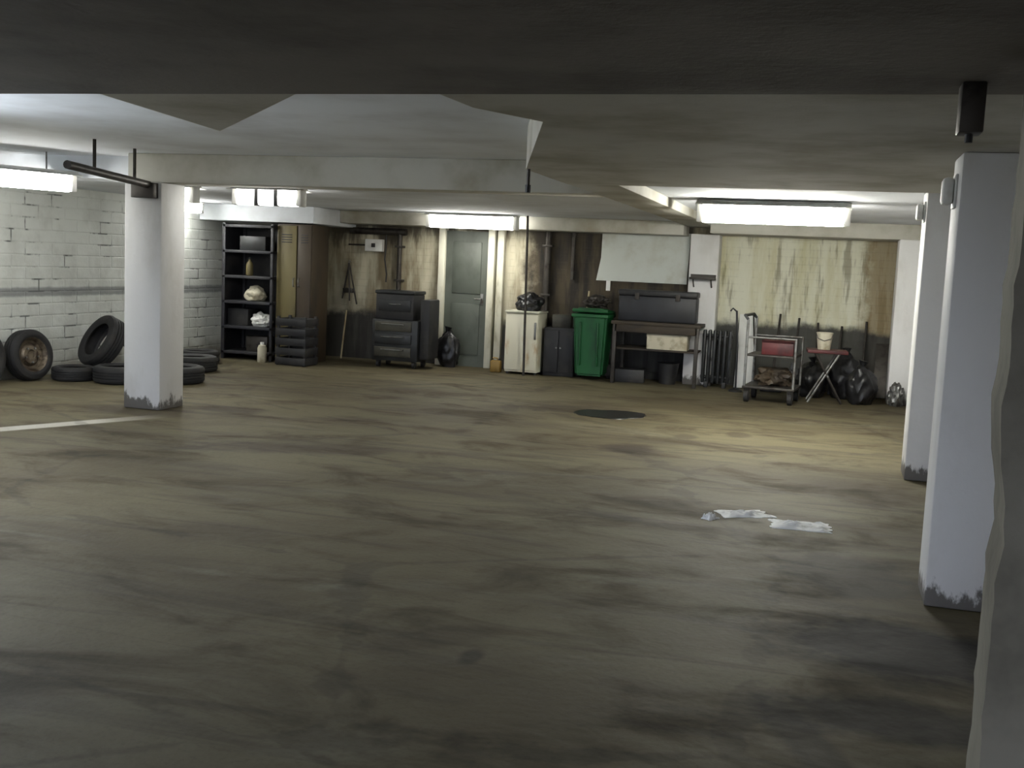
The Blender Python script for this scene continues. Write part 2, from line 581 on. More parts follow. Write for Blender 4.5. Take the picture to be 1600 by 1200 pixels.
# door in the far wall
d1 = struct('door_1', b3(-5.46, -4.80, 15.22, 15.30, 0, 1.98), 'door', 'grey green door between white jambs under the lamp', 'door')
pan = bmesh.new()
box(pan, (-5.13, 15.215, 1.45), (.44, .02, .75), .008)
box(pan, (-5.13, 15.215, .55), (.44, .02, .75), .008)
obj('door_panel', pan, 'door', d1)
hb = bmesh.new()
tube(hb, [(-4.88, 15.215, 1.0), (-4.88, 15.16, 1.0), (-4.98, 15.16, 1.0)], .011)
box(hb, (-4.88, 15.214, 1.0), (.05, .012, .16), .004)
obj('door_handle', hb, 'steel', d1)
fr = b3(-5.56, -5.46, 15.16, 15.30, 0, 2.02, .006)
obj('door_jamb', fr, 'jamb', d1)
obj('door_jamb', b3(-4.80, -4.70, 15.16, 15.30, 0, 2.02, .006), 'jamb', d1)
struct('trim_1', b3(-4.67, -4.57, 15.20, 15.30, 0, 2.02, .006), 'jamb', 'pale board fixed beside the door jamb', 'trim')


# ================================================================== lamps
def make_lamp(length, segs, label, group, loc, rz, h=.19, w=.20, top=.05, drop=0.0, lit='lit', wing=0.0):
    t = thing('fluorescent_lamp', label, 'lamp', loc, rz, group)
    if drop:
        for s in (-1, 1):
            obj('hanger_rod', tube(bmesh.new(), [(s * length * .36, 0, -.01), (s * length * .36, 0, drop)], .008, 8), 'steel', t)
    if wing:
        hs = bmesh.new()
        x = length / 2 + .06
        pr = [(-w / 2, 0), (w / 2, 0), (w / 2 + .01, -.02), (w / 2 + wing, -top - .012), (w / 2 + wing - .004, -top - .016), (w / 2 - .01, -top),
              (-w / 2 + .01, -top), (-w / 2 - wing + .004, -top - .016), (-w / 2 - wing, -top - .012), (-w / 2 - .01, -.02)]
        A = [hs.verts.new((-x, y, z)) for y, z in pr]
        B = [hs.verts.new((x, y, z)) for y, z in pr]
        for q in range(len(pr)):
            hs.faces.new((A[q], A[(q + 1) % len(pr)], B[(q + 1) % len(pr)], B[q]))
        hs.faces.new(A[::-1])
        hs.faces.new(B)
        bmesh.ops.recalc_face_normals(hs, faces=hs.faces)
        obj('reflector_housing', hs, 'white', t)
    else:
        obj('housing', b3(-length / 2 - .06, length / 2 + .06, -w / 2, w / 2, -top, 0, .008), 'white', t)
    for s in (-1, 1):
        obj('end_cap', b3(s * (length / 2 + .03) - .028, s * (length / 2 + .03) + .028, -w / 2 + .01, w / 2 - .01, -h, -top, .01), 'white', t)
    for i in range(segs):
        a = -length / 2 + length * i / segs + (.02 if segs > 1 and i else .002)
        b = -length / 2 + length * (i + 1) / segs - (.02 if segs > 1 and i < segs - 1 else .002)
        if i:
            obj('divider', b3(a - .042, a + .002, -w * .49, w * .49, -h - .004, -top, .004), 'black', t, 'dark divider between the squares')
        prof = bmesh.new()
        n = 12
        pr = []
        for j in range(n + 1):
            ang = PI * j / n
            cx, sz = math.cos(ang), math.sin(ang)
            pr.append((math.copysign(abs(cx) ** .45, cx) * w * .47, -top - (abs(sz) ** .45) * (h - top)))
        A = [prof.verts.new((a, y, z)) for y, z in pr]
        B = [prof.verts.new((b, y, z)) for y, z in pr]
        for j in range(n):
            prof.faces.new((A[j], A[j + 1], B[j + 1], B[j]))
        prof.faces.new(A[::-1])
        prof.faces.new(B)
        prof.faces.new((A[0], B[0], B[n], A[n]))
        bmesh.ops.recalc_face_normals(prof, faces=prof.faces)
        obj('diffuser', prof, lit, t, 'glowing white diffuser')
    return t


G = 'ceiling fluorescent lamps'
make_lamp(1.29, 1, 'long lit fluorescent lamp over the trolley by the columns', G, (-.57, 10.65, 2.235), -.03, .215, .20, .04, 0, 'lit_bright', .12)
make_lamp(1.20, 1, 'lit fluorescent lamp hanging over the grey door', G, (-4.82, 14.45, 2.195), 0, .20, .18, .015, 0, 'lit_door', .10)
make_lamp(1.5, 1, 'lit fluorescent lamp at the edge of the photo near the brick wall', G, (-7.62, 8.55, 2.25), rad(66), .20, .20, .03, .17, 'lit_dim', .10)
make_lamp(1.5, 1, 'lit fluorescent lamp in the near bay, out of the photo beyond its edge', G, (-6.1, 5.0, 2.08), rad(90), .20, .14, .02, .34, 'lit_cool')
make_lamp(.66, 3, 'lit fluorescent lamp with a diffuser split into three squares', G, (-5.52, 10.02, 2.20), 0, .185, .15, .02, 0, 'lit_dim', .10)
make_lamp(.62, 1, 'short lit fluorescent lamp showing only its tip past the square white column', G, (-6.72, 10.02, 2.20), 0, .185, .15, .02, 0, 'lit_dim', .10)
make_lamp(.66, 1, 'lit fluorescent lamp by the brick wall just in front of the pale dropped lintel', G, (-8.50, 13.10, 2.20), rad(90), .16, .15, .03, 0, 'lit_white')

# ================================================================== tyres by the brick wall
R_T, W_T = .30, .20


def tyre_bm(R=R_T, W=W_T, ri=.19):
    h = W / 2
    prof = [(ri, -h * .75), (ri + .03, -h * .98), (R * .82, -h * 1.0), (R * .95, -h * .86), (R, -h * .62),
            (R, -h * .36), (R - .012, -h * .34), (R - .012, -h * .28), (R, -h * .26), (R, h * .0 - .006), (R - .012, -.004), (R - .012, .004), (R, .006),
            (R, h * .26), (R - .012, h * .28), (R - .012, h * .34), (R, h * .36), (R, h * .62), (R * .95, h * .86), (R * .82, h), (ri + .03, h * .98), (ri, h * .75),
            (ri + .012, h * .55), (R * .86, h * .6), (R * .88, 0), (R * .86, -h * .6), (ri + .012, -h * .55)]
    return lathe(bmesh.new(), prof, 40)


GT = 'old tyres along the brick wall'
tyre = obj('tyre', tyre_bm(), 'rubber')
tag(tyre, 'black tyre lying flat in front of the tilted tyre beside the square column', 'tyre', GT)
tyre.location = (-7.66, 10.58, .10)


def tyre_at(loc, rot, label, s=1.0):
    o = tyre.copy()
    COL.objects.link(o)
    o.location = loc
    o.rotation_euler = rot
    o.scale = (s, s, s)
    o['label'] = label
    return o


# wheel with a rim, standing against the wall
wheel = thing('car_wheel', 'tyre with a dull steel rim standing against the brick wall', 'wheel', (-8.55, 10.15, .285), 0, GT,
              rot=(0, rad(82), rad(-8)))
obj('tyre_casing', tyre_bm(.285, .19, .185), 'rubber', wheel)
rim = lathe(bmesh.new(), [(.0, .02), (.05, .03), (.06, .05), (.10, .045), (.13, .01), (.165, .02), (.182, .07), (.195, .08), (.195, .07),
                          (.176, .03), (.172, -.07), (.19, -.08), (.185, -.085), (.165, -.06), (.16, -.01), (.0, -.01)], 32, None, False)
obj('rim', rim, 'rim', wheel, 'dull brown steel rim')
for i in range(5):
    a = 2 * PI * i / 5
    nut = tube(bmesh.new(), [(.085 * math.cos(a), .085 * math.sin(a), .03), (.085 * math.cos(a), .085 * math.sin(a), .065)], .012, 6)
    obj('wheel_nut', nut, 'steel', wheel)

tyre_at((-8.60, 9.50, .292), (0, rad(84), rad(6)), 'black tyre standing at the edge of the photo beside the rimmed wheel')
tyre_at((-8.21, 10.48, .08), (0, 0, .4), 'thin black tyre lying flat between the rimmed wheel and the tilted tyre', .8)
tyre_at((-8.22, 11.0, .40), Vector((-.38, -.78, .50)).to_track_quat('Z', 'Y').to_euler(), 'black tyre tilted up behind the flat tyres with the white wall showing through its hole', 1.1)
tyre_at((-7.18, 10.98, .10), (0, 0, .9), 'black tyre lying flat behind the square white column')
tyre_at((-7.72, 12.15, .10), (0, 0, .2), 'black tyre lying flat just past the column, below the slanting tyre')
tyre_at((-8.36, 12.02, .37), (rad(4), rad(38), rad(-10)), 'black tyre slanting down behind the square white column')
tyre_at((-8.2, 13.05, .09), (0, 0, .7), 'small black tyre lying flat in front of the dark shelves', .9)

# ================================================================== dark shelving unit
sh = thing('shelving_unit', 'tall dark metal shelving unit in the corner by the brick wall', 'shelves', (-7.95, 14.15, 0))
SW, SD, SH = .40, .30, 1.94
for sx in (-1, 1):
    for sy in (-1, 1):
        p = bmesh.new()
        box(p, (sx * (SW - .02), sy * (SD - .02), SH / 2), (.04, .04, SH), .004)
        obj('upright', p, 'shelfpaint', sh)
for z in (.10, .46, .82, 1.18, 1.54, 1.90):
    obj('shelf', b3(-SW, SW, -SD, SD, z - .02, z + .02, .004), 'shelfpaint', sh)
obj('side_panel', b3(-SW - .008, -SW, -SD, SD, .0, SH), 'shelfpaint', sh)
obj('back_panel', b3(-SW, SW, SD, SD + .01, .0, SH), 'black', sh)


def shelf_z(z):
    return z + .02


def crumple(name, label, cat, mat, loc, s, seed, amp=.3, freq=2.4, group=None):
    o = obj(name, blob(bmesh.new(), (0, 0, 0), s, seed, amp, freq), mat)
    tag(o, label, cat, group)
    o.location = loc
    return o


crumple('cloth_bundle', 'pale bundle of cloth on the middle of the dark shelves', 'cloth', 'card', (-7.93, 14.05, .842), (.16, .13, .12), 4.2, .22, 1.7)
crumple('plastic_bag', 'whitish plastic bag on the dark shelves below the pale bundle', 'bag', 'white', (-7.80, 14.02, .482), (.15, .13, .115), 2.5)
o = obj('box', b3(-.16, .16, -.12, .12, 0, .22, .006), 'darksteel')
tag(o, 'dark grey box on the lowest of the dark shelves', 'box')
at(o, (-7.84, 14.05, .12), .1)
o = obj('box', b3(-.17, .17, -.14, .14, 0, .24, .006), 'black')
tag(o, 'black box on the dark shelves beside the pale bundle', 'box')
at(o, (-8.15, 14.1, .482), -.05)
o = obj('box', b3(-.20, .20, -.13, .13, 0, .20, .006), 'chest')
tag(o, 'dark box on the topmost loaded shelf of the dark shelves', 'box')
at(o, (-7.95, 14.1, 1.562), .05)
bt = thing('bottle', 'dull olive bottle on the upper part of the dark shelves', 'bottle', (-8.0, 14.0, 1.202))
obj('bottle_body', lathe(bmesh.new(), [(0, 0), (.045, 0), (.05, .01), (.05, .15), (.04, .18), (.018, .21), (.018, .235), (0, .235)], 20, None, False), 'olive', bt)
obj('cap', lathe(bmesh.new(), [(0, .23), (.022, .23), (.022, .262), (0, .265)], 16, None, False), 'black', bt)
cn = thing('canister', 'small pale canister on the floor at the foot of the dark shelves', 'canister', (-7.62, 13.72, 0))
obj('canister_body', lathe(bmesh.new(), [(0, 0), (.06, 0), (.065, .01), (.065, .20), (.05, .24), (.03, .25), (0, .25)], 20, None, False), 'card', cn)
obj('cap', lathe(bmesh.new(), [(0, .245), (.028, .245), (.028, .285), (0, .285)], 16, None, False), 'white', cn)

# ================================================================== tall locker
lk = thing('locker', 'tall olive brown metal locker between the dark shelves and the wall', 'locker', (-7.27, 14.2, 0))
obj('carcass', b3(-.27, .27, -.24, .28, 0, 1.955, .006), 'brown', lk)
for i, (a, b, m) in enumerate(((-.27, .045, 'olive'), (.055, .27, 'brown'))):
    d = obj('locker_door', b3(a + .006, b - .006, -.265, -.24, .06, 1.93, .004), m, lk)
    vb = bmesh.new()
    for kz in range(4):
        box(vb, ((a + b) / 2, -.268, 1.70 + .035 * kz), ((b - a) * .5, .008, .012), .002)
    obj('vent', vb, 'black', d)
    h = bmesh.new()
    xx = b - .035 if i == 0 else a + .035
    tube(h, [(xx, -.265, 1.08), (xx, -.295, 1.09), (xx, -.295, 1.19), (xx, -.265, 1.20)], .008, 8)
    obj('handle', h, 'steel', d)
cr = thing('crate', 'black crate standing on the floor in front of the olive locker', 'crate', (-7.08, 13.72, 0))
cb = bmesh.new()
for q in range(5):
    z = .06 + q * .135
    for sy in (-1, 1):
        box(cb, (0, sy * .19, z), (.46, .02, .10), .004)
    for sx in (-1, 1):
        box(cb, (sx * .22, 0, z), (.02, .36, .10), .004)
obj('crate_slats', cb, 'black', cr)
for sx in (-1, 1):
    for sy in (-1, 1):
        obj('corner_post', b3(sx * .20 - .02, sx * .20 + .02, sy * .165 - .02, sy * .165 + .02, 0, .68, .004), 'black', cr)
obj('crate_base', b3(-.21, .21, -.17, .17, .01, .03), 'black', cr)

# stick leaning on the wall
s = obj('wooden_stick', tube(bmesh.new(), [(0, 0, .012), (-.05, .26, .72)], .013, 10), 'handle')
tag(s, 'thin pale stick leaning against the dark lower wall', 'stick')
s.location = (-7.0, 14.99, 0)

# ================================================================== things on the back wall
wp = thing('wall_pipe', 'dark rusty pipe running across the wall under the lintel and down', 'pipe', (0, 15.22, 0))
obj('pipe_run', tube(bmesh.new(), [(-7.0, 0, 1.93), (-6.1, 0, 1.93)], .05, 14), 'darksteel', wp)
obj('downpipe', tube(bmesh.new(), [(-6.2, 0, 1.93), (-6.2, 0, 1.0), (-6.2, 0, .9)], .035, 14), 'darksteel', wp)
for z in (1.2, 1.7):
    obj('clamp', b3(-6.26, -6.14, -.045, .08, z, z + .03, .003), 'darksteel', wp)
hc = obj('hanging_cable', tube(bmesh.new(), [(0, 0, 0), (.01, -.01, -.2), (-.01, 0, -.38), (.03, -.01, -.6), (.02, 0, -.72)], .012, 8), 'black')
tag(hc, 'thin dark cable hanging from the wall pipe', 'cable')
hc.location = (-6.42, 15.21, 1.90)
wbx = thing('switch_box', 'small white switch box on the wall beside the hanging cable', 'switch box', (-6.62, 15.3, 1.72))
obj('casing', b3(-.14, .14, -.09, 0, -.09, .09, .008), 'white', wbx)
obj('switch', b3(-.03, .03, -.105, -.09, -.03, .03, .004), 'black', wbx)
cond = obj('conduit', tube(bmesh.new(), [(-7.05, 15.27, 1.72), (-6.76, 15.27, 1.72)], .012, 8), 'darksteel')
tag(cond, 'thin dark conduit on the wall leading to the white switch box', 'conduit')
# folding stand hung on the wall
fs = thing('folding_stand', 'dark folded stand hanging on the pale wall above the dado', 'stand', (-7.02, 15.24, .82))
for k, (a, b) in enumerate((((0, 0, .62), (-.10, 0, .08)), ((0, 0, .62), (.14, 0, 0)), ((0, -.02, .62), (.03, -.02, .05)))):
    obj('leg', tube(bmesh.new(), [a, b], .012, 8), 'darksteel', fs)
obj('plate', b3(-.09, .08, -.015, .015, .17, .24, .004), 'darksteel', fs)
obj('hook', tube(bmesh.new(), [(0, .06, .64), (0, 0, .66), (0, -.02, .62)], .008, 8), 'steel', fs)

# ================================================================== tool chest
tc = thing('tool_chest', 'dark rolling tool chest with worn drawers in front of the pale wall', 'tool chest', (-5.82, 14.5, 0))
obj('lower_cabinet', b3(-.36, .33, -.26, .24, .10, .68, .012), 'chest', tc)
for i, z in enumerate((.16, .34, .52)):
    d = obj('drawer', b3(-.31, .24, -.285, -.26, z, z + .135, .006), 'drawer' if i != 1 else 'chest', tc)
    obj('handle', tube(bmesh.new(), [(-.2, -.285, z + .10), (-.2, -.31, z + .10), (.13, -.31, z + .10), (.13, -.285, z + .10)], .008, 8), 'steel', d)
obj('top_box', b3(-.33, .24, -.22, .22, .68, 1.04, .012), 'black', tc)
obj('lid', b3(-.345, .255, -.235, .23, 1.04, 1.09, .015), 'chest', tc)
db = obj('drawer', b3(-.28, .20, -.24, -.22, .80, .96, .006), 'chest', tc)
obj('handle', tube(bmesh.new(), [(-.12, -.24, .90), (-.12, -.262, .90), (.06, -.262, .90), (.06, -.24, .90)], .007, 8), 'steel', db)
obj('side_tray', b3(.335, .48, -.20, .20, .14, .98, .02), 'black', tc)
for sx in (-.28, .26):
    for sy in (-.18, .18):
        c = bmesh.new()
        tube(c, [(sx - .02, sy, .05), (sx + .02, sy, .05)], .05, 16)
        box(c, (sx, sy, .085), (.06, .05, .03))
        obj('caster', c, 'black', tc)

# dark sack by the door
sk = thing('sack', 'black sack slumped against the grey door', 'sack', (-5.28, 14.98, 0))
obj('sack_body', blob(bmesh.new(), (0, 0, 0), (.16, .13, .30), 5.1, .22, 1.6), 'bag', sk)
obj('tied_neck', tube(bmesh.new(), [(-.02, 0, .44), (-.03, 0, .52), (-.02, .01, .58)], [.06, .025, .06], 12), 'bag', sk)

# ================================================================== white cabinet
fg = thing('fridge', 'small white rust streaked fridge between the door and the green bin', 'fridge', (-4.09, 14.85, 0))
obj('carcass', b3(-.24, .24, -.20, .26, .03, .86, .015), 'enamel', fg)
obj('top_plate', b3(-.25, .25, -.24, .27, .86, .89, .008), 'jamb', fg)
fd = obj('fridge_door', b3(-.235, .235, -.235, -.205, .06, .85, .014), 'enamel', fg)
obj('handle', b3(.19, .215, -.262, -.235, .5, .74, .006), 'steel', fd)
for sx in (-.2, .2):
    for sy in (-.16, .2):
        obj('foot', tube(bmesh.new(), [(sx, sy, 0), (sx, sy, .035)], .022, 12), 'black', fg)
sk2 = obj('cloth_heap', blob(bmesh.new(), (0, 0, 0), (.19, .16, .15), 7.7, .3, 1.8), 'bag')
tag(sk2, 'dark heap of cloth on top of the white fridge', 'cloth')
sk2.location = (-4.06, 14.86, .89)
jr = thing('jerrycan', 'small ochre plastic can on the floor beside the white fridge', 'can', (-4.47, 14.72, 0))
obj('can_body', b3(-.075, .075, -.06, .06, 0, .17, .02), 'yellow', jr)
obj('handle', tube(bmesh.new(), [(-.05, 0, .165), (-.05, 0, .20), (.02, 0, .20), (.02, 0, .165)], .012, 10), 'yellow', jr)
obj('cap', tube(bmesh.new(), [(.05, 0, .165), (.05, 0, .195)], .018, 12), 'black', jr)
pl_ = obj('metal_pole', tube(bmesh.new(), [(0, 0, .0), (-.02, 0, 1.2), (-.04, 0, 2.20)], .017, 10), 'darksteel')
tag(pl_, 'thin dark pole standing up in front of the white fridge', 'pole')
pl_.location = (-4.0, 14.50, 0)
dp = thing('downpipe', 'dark vertical pipe on the bare wall behind the white fridge', 'pipe', (-3.92, 15.23, 0))
obj('pipe', tube(bmesh.new(), [(0, 0, 0), (0, 0, 2.02)], .05, 14), 'darksteel', dp)
for z in (1.1, 1.8):
    obj('clamp', b3(-.075, .075, -.06, .07, z, z + .03, .003), 'darksteel', dp)
dp2 = obj('rusty_pipe', tube(bmesh.new(), [(0, 0, 1.35), (0, 0, 2.02)], .03, 12), 'darksteel')
tag(dp2, 'short thin dark pipe high on the bare wall above the green bin', 'pipe')
dp2.location = (-3.55, 15.25, 0)

# low black cabinet with a pale box beside the fridge
lc = thing('low_cabinet', 'low black cabinet between the white fridge and the green bin', 'cabinet', (-3.58, 14.95, 0))
obj('carcass', b3(-.22, .22, -.18, .22, 0, .68, .008), 'black', lc)
for s in (-1, 1):
    d = obj('cabinet_door', b3(s * .108 - .1, s * .108 + .1, -.20, -.18, .05, .64, .005), 'black', lc)
    obj('knob', tube(bmesh.new(), [(s * .03, -.20, .4), (s * .03, -.225, .4)], .012, 10), 'steel', d)
o = obj('box', b3(-.13, .13, -.12, .12, 0, .18, .006), 'drawer')
tag(o, 'dull brown grey box on the low black cabinet', 'box')
at(o, (-3.58, 14.93, .68), .1)

# ================================================================== green wheelie bin
gb = thing('wheelie_bin', 'green plastic wheelie bin standing before the dark wall', 'bin', (-3.09, 14.72, 0))
body = bmesh.new()
lo = [(-.19, -.20), (.19, -.20), (.19, .20), (-.19, .20)]
hi = [(-.235, -.27), (.235, -.27), (.235, .25), (-.235, .25)]
va = [body.verts.new((x, y, .06)) for x, y in lo]
vb = [body.verts.new((x, y, .90)) for x, y in hi]
body.faces.new(va[::-1])
body.faces.new(vb)
for i in range(4):
    body.faces.new((va[i], va[(i + 1) % 4], vb[(i + 1) % 4], vb[i]))
bmesh.ops.bevel(body, geom=list(body.edges), offset=.03, segments=3, affect='EDGES')
obj('bin_body', body, 'green', gb)
obj('rim', b3(-.255, .255, -.29, .27, .86, .91, .015), 'green', gb)
lid = bmesh.new()
box(lid, (0, -.01, .94), (.50, .56, .05), .022, (rad(-3), 0, 0))
box(lid, (0, -.02, .965), (.36, .40, .03), .012, (rad(-3), 0, 0))
obj('lid', lid, 'green', gb)
obj('handle_bar', tube(bmesh.new(), [(-.2, .25, .88), (-.2, .32, .92), (.2, .32, .92), (.2, .25, .88)], .015, 10), 'green', gb)
for s in (-1, 1):
    obj('wheel', tube(bmesh.new(), [(s * .19, .2, .10), (s * .25, .2, .10)], .10, 20), 'rubber', gb)
obj('axle', tube(bmesh.new(), [(-.24, .2, .10), (.24, .2, .10)], .012, 8), 'steel', gb)
fl = bmesh.new()
for s in (-1, 1):
    box(fl, (s * .12, -.265, .5), (.02, .03, .6), .008, (rad(5), 0, 0))
obj('ribs', fl, 'green', gb)
o = crumple('cardboard_scrap', 'dark crumpled scrap resting on the lid of the green bin', 'scrap', 'darksteel', (-3.06, 14.70, .99), (.17, .14, .10), 9.2, .35, 2.6)
br_ = obj('wooden_stick', tube(bmesh.new(), [(0, 0, .0), (.05, .235, 1.2)], .013, 10), 'handle')
tag(br_, 'pale stick leaning on the wall beside the green bin', 'stick')
br_.location = (-3.345, 15.04, 0)

# ================================================================== pale boards on the wall
pb = thing('wall_board', 'large pale grey board hanging high on the dark wall', 'board', (-2.56, 15.27, 1.36))
bm = bmesh.new()
prof = [(-.64, 0), (.64, 0), (.66, .70), (-.58, .70), (-.585, .32)]
f0 = [bm.verts.new((x, -.02, z)) for x, z in prof]
f1 = [bm.verts.new((x, .01, z)) for x, z in prof]
bm.faces.new(f0)
bm.faces.new(f1[::-1])
for i in range(5):
    bm.faces.new((f0[i], f1[i], f1[(i + 1) % 5], f0[(i + 1) % 5]))
bmesh.ops.recalc_face_normals(bm, faces=bm.faces)
obj('board_sheet', bm, 'panel', pb)
obj('batten', b3(-.60, .64, -.035, -.02, .66, .70, .004), 'panel', pb)
obj('hanging_strip', b3(-.49, -.43, -.03, -.02, -.14, .0, .002), 'white', pb, 'short white strip hanging below the board')
ws = thing('wall_shelf', 'small dark bracket shelf on the white pier', 'shelf', (-1.66, 14.95, 1.44))
obj('shelf_board', b3(-.17, .17, -.18, 0, 0, .03, .004), 'darksteel', ws)
for s in (-1, 1):
    obj('bracket', tube(bmesh.new(), [(s * .12, -.15, 0), (s * .12, -.01, -.10)], .01, 8), 'darksteel', ws)
obj('back_lip', b3(-.17, .17, -.012, 0, .03, .07), 'darksteel', ws)

# ================================================================== workbench
wbn = thing('workbench', 'dark wooden workbench on thin legs under the pale board', 'workbench', (-2.19, 14.78, 0))
obj('worktop', b3(-.60, .60, -.36, .36, .80, .845, .006), 'wood', wbn)
for sx in (-.55, .55):
    for sy in (-.32, .32):
        obj('leg', b3(sx - .025, sx + .025, sy - .025, sy + .025, 0, .80, .004), 'darksteel', wbn)
obj('lower_shelf', b3(-.56, .56, -.30, .33, .46, .485, .004), 'wood', wbn)
obj('apron', b3(-.55, .55, -.345, -.32, .70, .80, .004), 'wood', wbn)
bx = thing('box', 'pale cardboard box on the lower shelf of the workbench', 'box', (-1.99, 14.66, .485))
obj('carton', b3(-.32, .22, -.14, .14, 0, .20, .004), 'card', bx)
obj('lid_flap', b3(-.325, .225, -.145, .145, .165, .206, .004), 'card', bx)
cs = thing('storage_case', 'long low slate grey case with a lid on top of the workbench', 'case', (-2.19, 14.86, .845))
obj('case_body', b3(-.55, .50, -.24, .06, 0, .34, .02), 'tank', cs)
obj('lid', b3(-.56, .51, -.25, .07, .34, .42, .02), 'black', cs)
for sx in (-.3, .25):
    obj('latch', b3(sx - .03, sx + .03, -.265, -.24, .29, .38, .004), 'darksteel', cs)
o = obj('tool_box', b3(-.20, .20, -.12, .12, 0, .18, .01), 'black')
tag(o, 'black box on the floor under the workbench', 'box')
at(o, (-2.55, 14.75, 0), .1)
o = obj('bucket', lathe(bmesh.new(), [(0, 0), (.11, 0), (.15, .28), (.158, .285), (.15, .29), (.14, .28), (.105, .015), (0, .015)], 24, None, False), 'black')
tag(o, 'black bucket on the floor under the workbench beside the black box', 'bucket')
at(o, (-2.05, 14.85, 0))

# ================================================================== radiator and leaning things
rd = thing('radiator', 'dark ribbed radiator standing against the wall beside the workbench', 'radiator', (-1.40, 14.80, 0))
for i in range(6):
    x = -.17 + i * .068
    p = bmesh.new()
    box(p, (x, 0, .42), (.045, .12, .72), .02)
    obj('fin', p, 'chest', rd)
for z in (.14, .70):
    obj('header_pipe', tube(bmesh.new(), [(-.20, 0, z), (.20, 0, z)], .025, 10), 'black', rd)
for sx in (-.12, .12):
    obj('foot', b3(sx - .025, sx + .025, -.06, .06, 0, .08, .006), 'black', rd)

bd = obj('white_plank', b3(-.12, .12, -.012, .012, 0, 1.02, .003), 'white')
tag(bd, 'white plank leaning on the wall beside the ribbed radiator', 'plank')
bd.location = (-1.04, 14.98, .006)
bd.rotation_euler = (rad(-15), rad(0), 0)

st = thing('pole_stand', 'thin black stand on a round foot before the white plank', 'stand', (-1.10, 14.50, 0))
obj('stand_pole', tube(bmesh.new(), [(0, 0, .04), (-.01, 0, .6), (-.05, .02, 1.06)], .014, 10), 'black', st)
obj('stand_foot', lathe(bmesh.new(), [(0, 0), (.09, 0), (.09, .02), (.03, .05), (.0, .05)], 20, None, False), 'black', st)
obj('top_hook', tube(bmesh.new(), [(-.05, .02, 1.05), (-.10, .02, 1.09), (-.13, .02, 1.05)], .011, 8), 'black', st)
cru = obj('thin_rod', tube(bmesh.new(), [(0, 0, 0.01), (-.12, .42, 1.0)], .011, 8), 'darksteel')
tag(cru, 'thin dark rod leaning between the white plank and the trolley', 'rod')
cru.location = (-.84, 14.56, 0)

# long handled tools against the wall
GH = 'long handled tools against the wall'


def tool(name, label, x, y, top, lean, head, mat='darksteel', hm='black'):
    t = thing(name, label, 'tool', (x, y, 0), 0, GH)
    obj('handle', tube(bmesh.new(), [(0, 0, .05), (lean, 15.26 - y, top)], .016, 10), mat, t)
    b = bmesh.new()
    if head == 'broom':
        box(b, (0, 0, .10), (.30, .06, .05), .01)
        box(b, (0, -.01, .04), (.28, .05, .08), .01)
    elif head == 'shovel':
        box(b, (0, 0, .16), (.20, .02, .30), .009, (rad(-12), 0, 0))
        box(b, (0, .01, .34), (.06, .03, .10), .009, (rad(-12), 0, 0))
    else:
        box(b, (0, 0, .06), (.26, .04, .03), .008)
        for i in range(7):
            box(b, (-.12 + .04 * i, -.02, .03), (.012, .03, .06))
    obj('head', b, hm, t)
    return t


tool('broom', 'dark handled broom nearest the white plank, behind the trolley', -.66, 14.80, 1.02, .04, 'broom')
tool('shovel', 'dark handled shovel behind the trolley, next to the broom', -.40, 14.92, .98, .03, 'shovel')
tool('rake', 'dark handled rake leaning behind the middle of the trolley', -.10, 14.92, .93, -.02, 'rake')
tool('shovel', 'shovel leaning on the wall behind the black bags', .16, 14.9, .90, .03, 'shovel')
tool('broom', 'broom standing by the rusty end of the wall', .48, 14.90, .98, .02, 'broom')

# ================================================================== trolley
tr = thing('hand_trolley', 'metal trolley on castors carrying a red box near the far wall', 'trolley', (-.60, 13.65, 0), rad(-6))
for i, (sx, sy) in enumerate(((-.26, -.24), (.26, -.24), (.26, .30), (-.26, .30))):
    c = bmesh.new()
    tube(c, [(sx - .025, sy, .07), (sx + .025, sy, .07)], .07, 18)
    w = obj('wheel', c, 'rubber', tr)
    f = bmesh.new()
    box(f, (sx, sy, .155), (.07, .05, .03), .005)
    box(f, (sx - .032, sy, .11), (.008, .035, .10))
    box(f, (sx + .032, sy, .11), (.008, .035, .10))
    obj('wheel_fork', f, 'darksteel', w)
dk = bmesh.new()
box(dk, (0, .03, .185), (.62, .66, .03), .006)
obj('deck', dk, 'darksteel', tr)
for i, (sx, sy) in enumerate(((-.29, -.27), (.29, -.27), (.29, .33), (-.29, .33))):
    obj('post', tube(bmesh.new(), [(sx, sy, .18), (sx, sy, .80 if sx > 0 else 1.0)], .016, 10), 'steel', tr)
obj('mid_shelf', b3(-.29, .29, -.27, .33, .56, .585, .004), 'darksteel', tr)
obj('push_handle', tube(bmesh.new(), [(-.29, -.27, 1.0), (-.33, -.27, 1.05), (-.33, .33, 1.05), (-.29, .33, 1.0)], .018, 10), 'black', tr)
obj('rail', tube(bmesh.new(), [(-.29, -.27, .79), (.29, -.27, .79)], .012, 8), 'steel', tr)
obj('rail', tube(bmesh.new(), [(-.29, .33, .79), (.29, .33, .79)], .012, 8), 'steel', tr)
rb = thing('red_box', 'faded red box on the upper shelf of the trolley', 'box', (-.54, 13.60, .585), rad(-6))
obj('box_body', b3(-.19, .19, -.14, .14, 0, .15, .01), 'red', rb)
obj('lid', b3(-.195, .195, -.145, .145, .15, .175, .008), 'red', rb)
obj('handle', tube(bmesh.new(), [(-.06, 0, .17), (-.05, 0, .205), (.05, 0, .205), (.06, 0, .17)], .008, 8), 'black', rb)
crumple('rag_heap', 'dark rags heaped on the lower deck of the trolley', 'rags', 'brown', (-.58, 13.70, .20), (.22, .22, .13), 3.3, .35, 2.2)

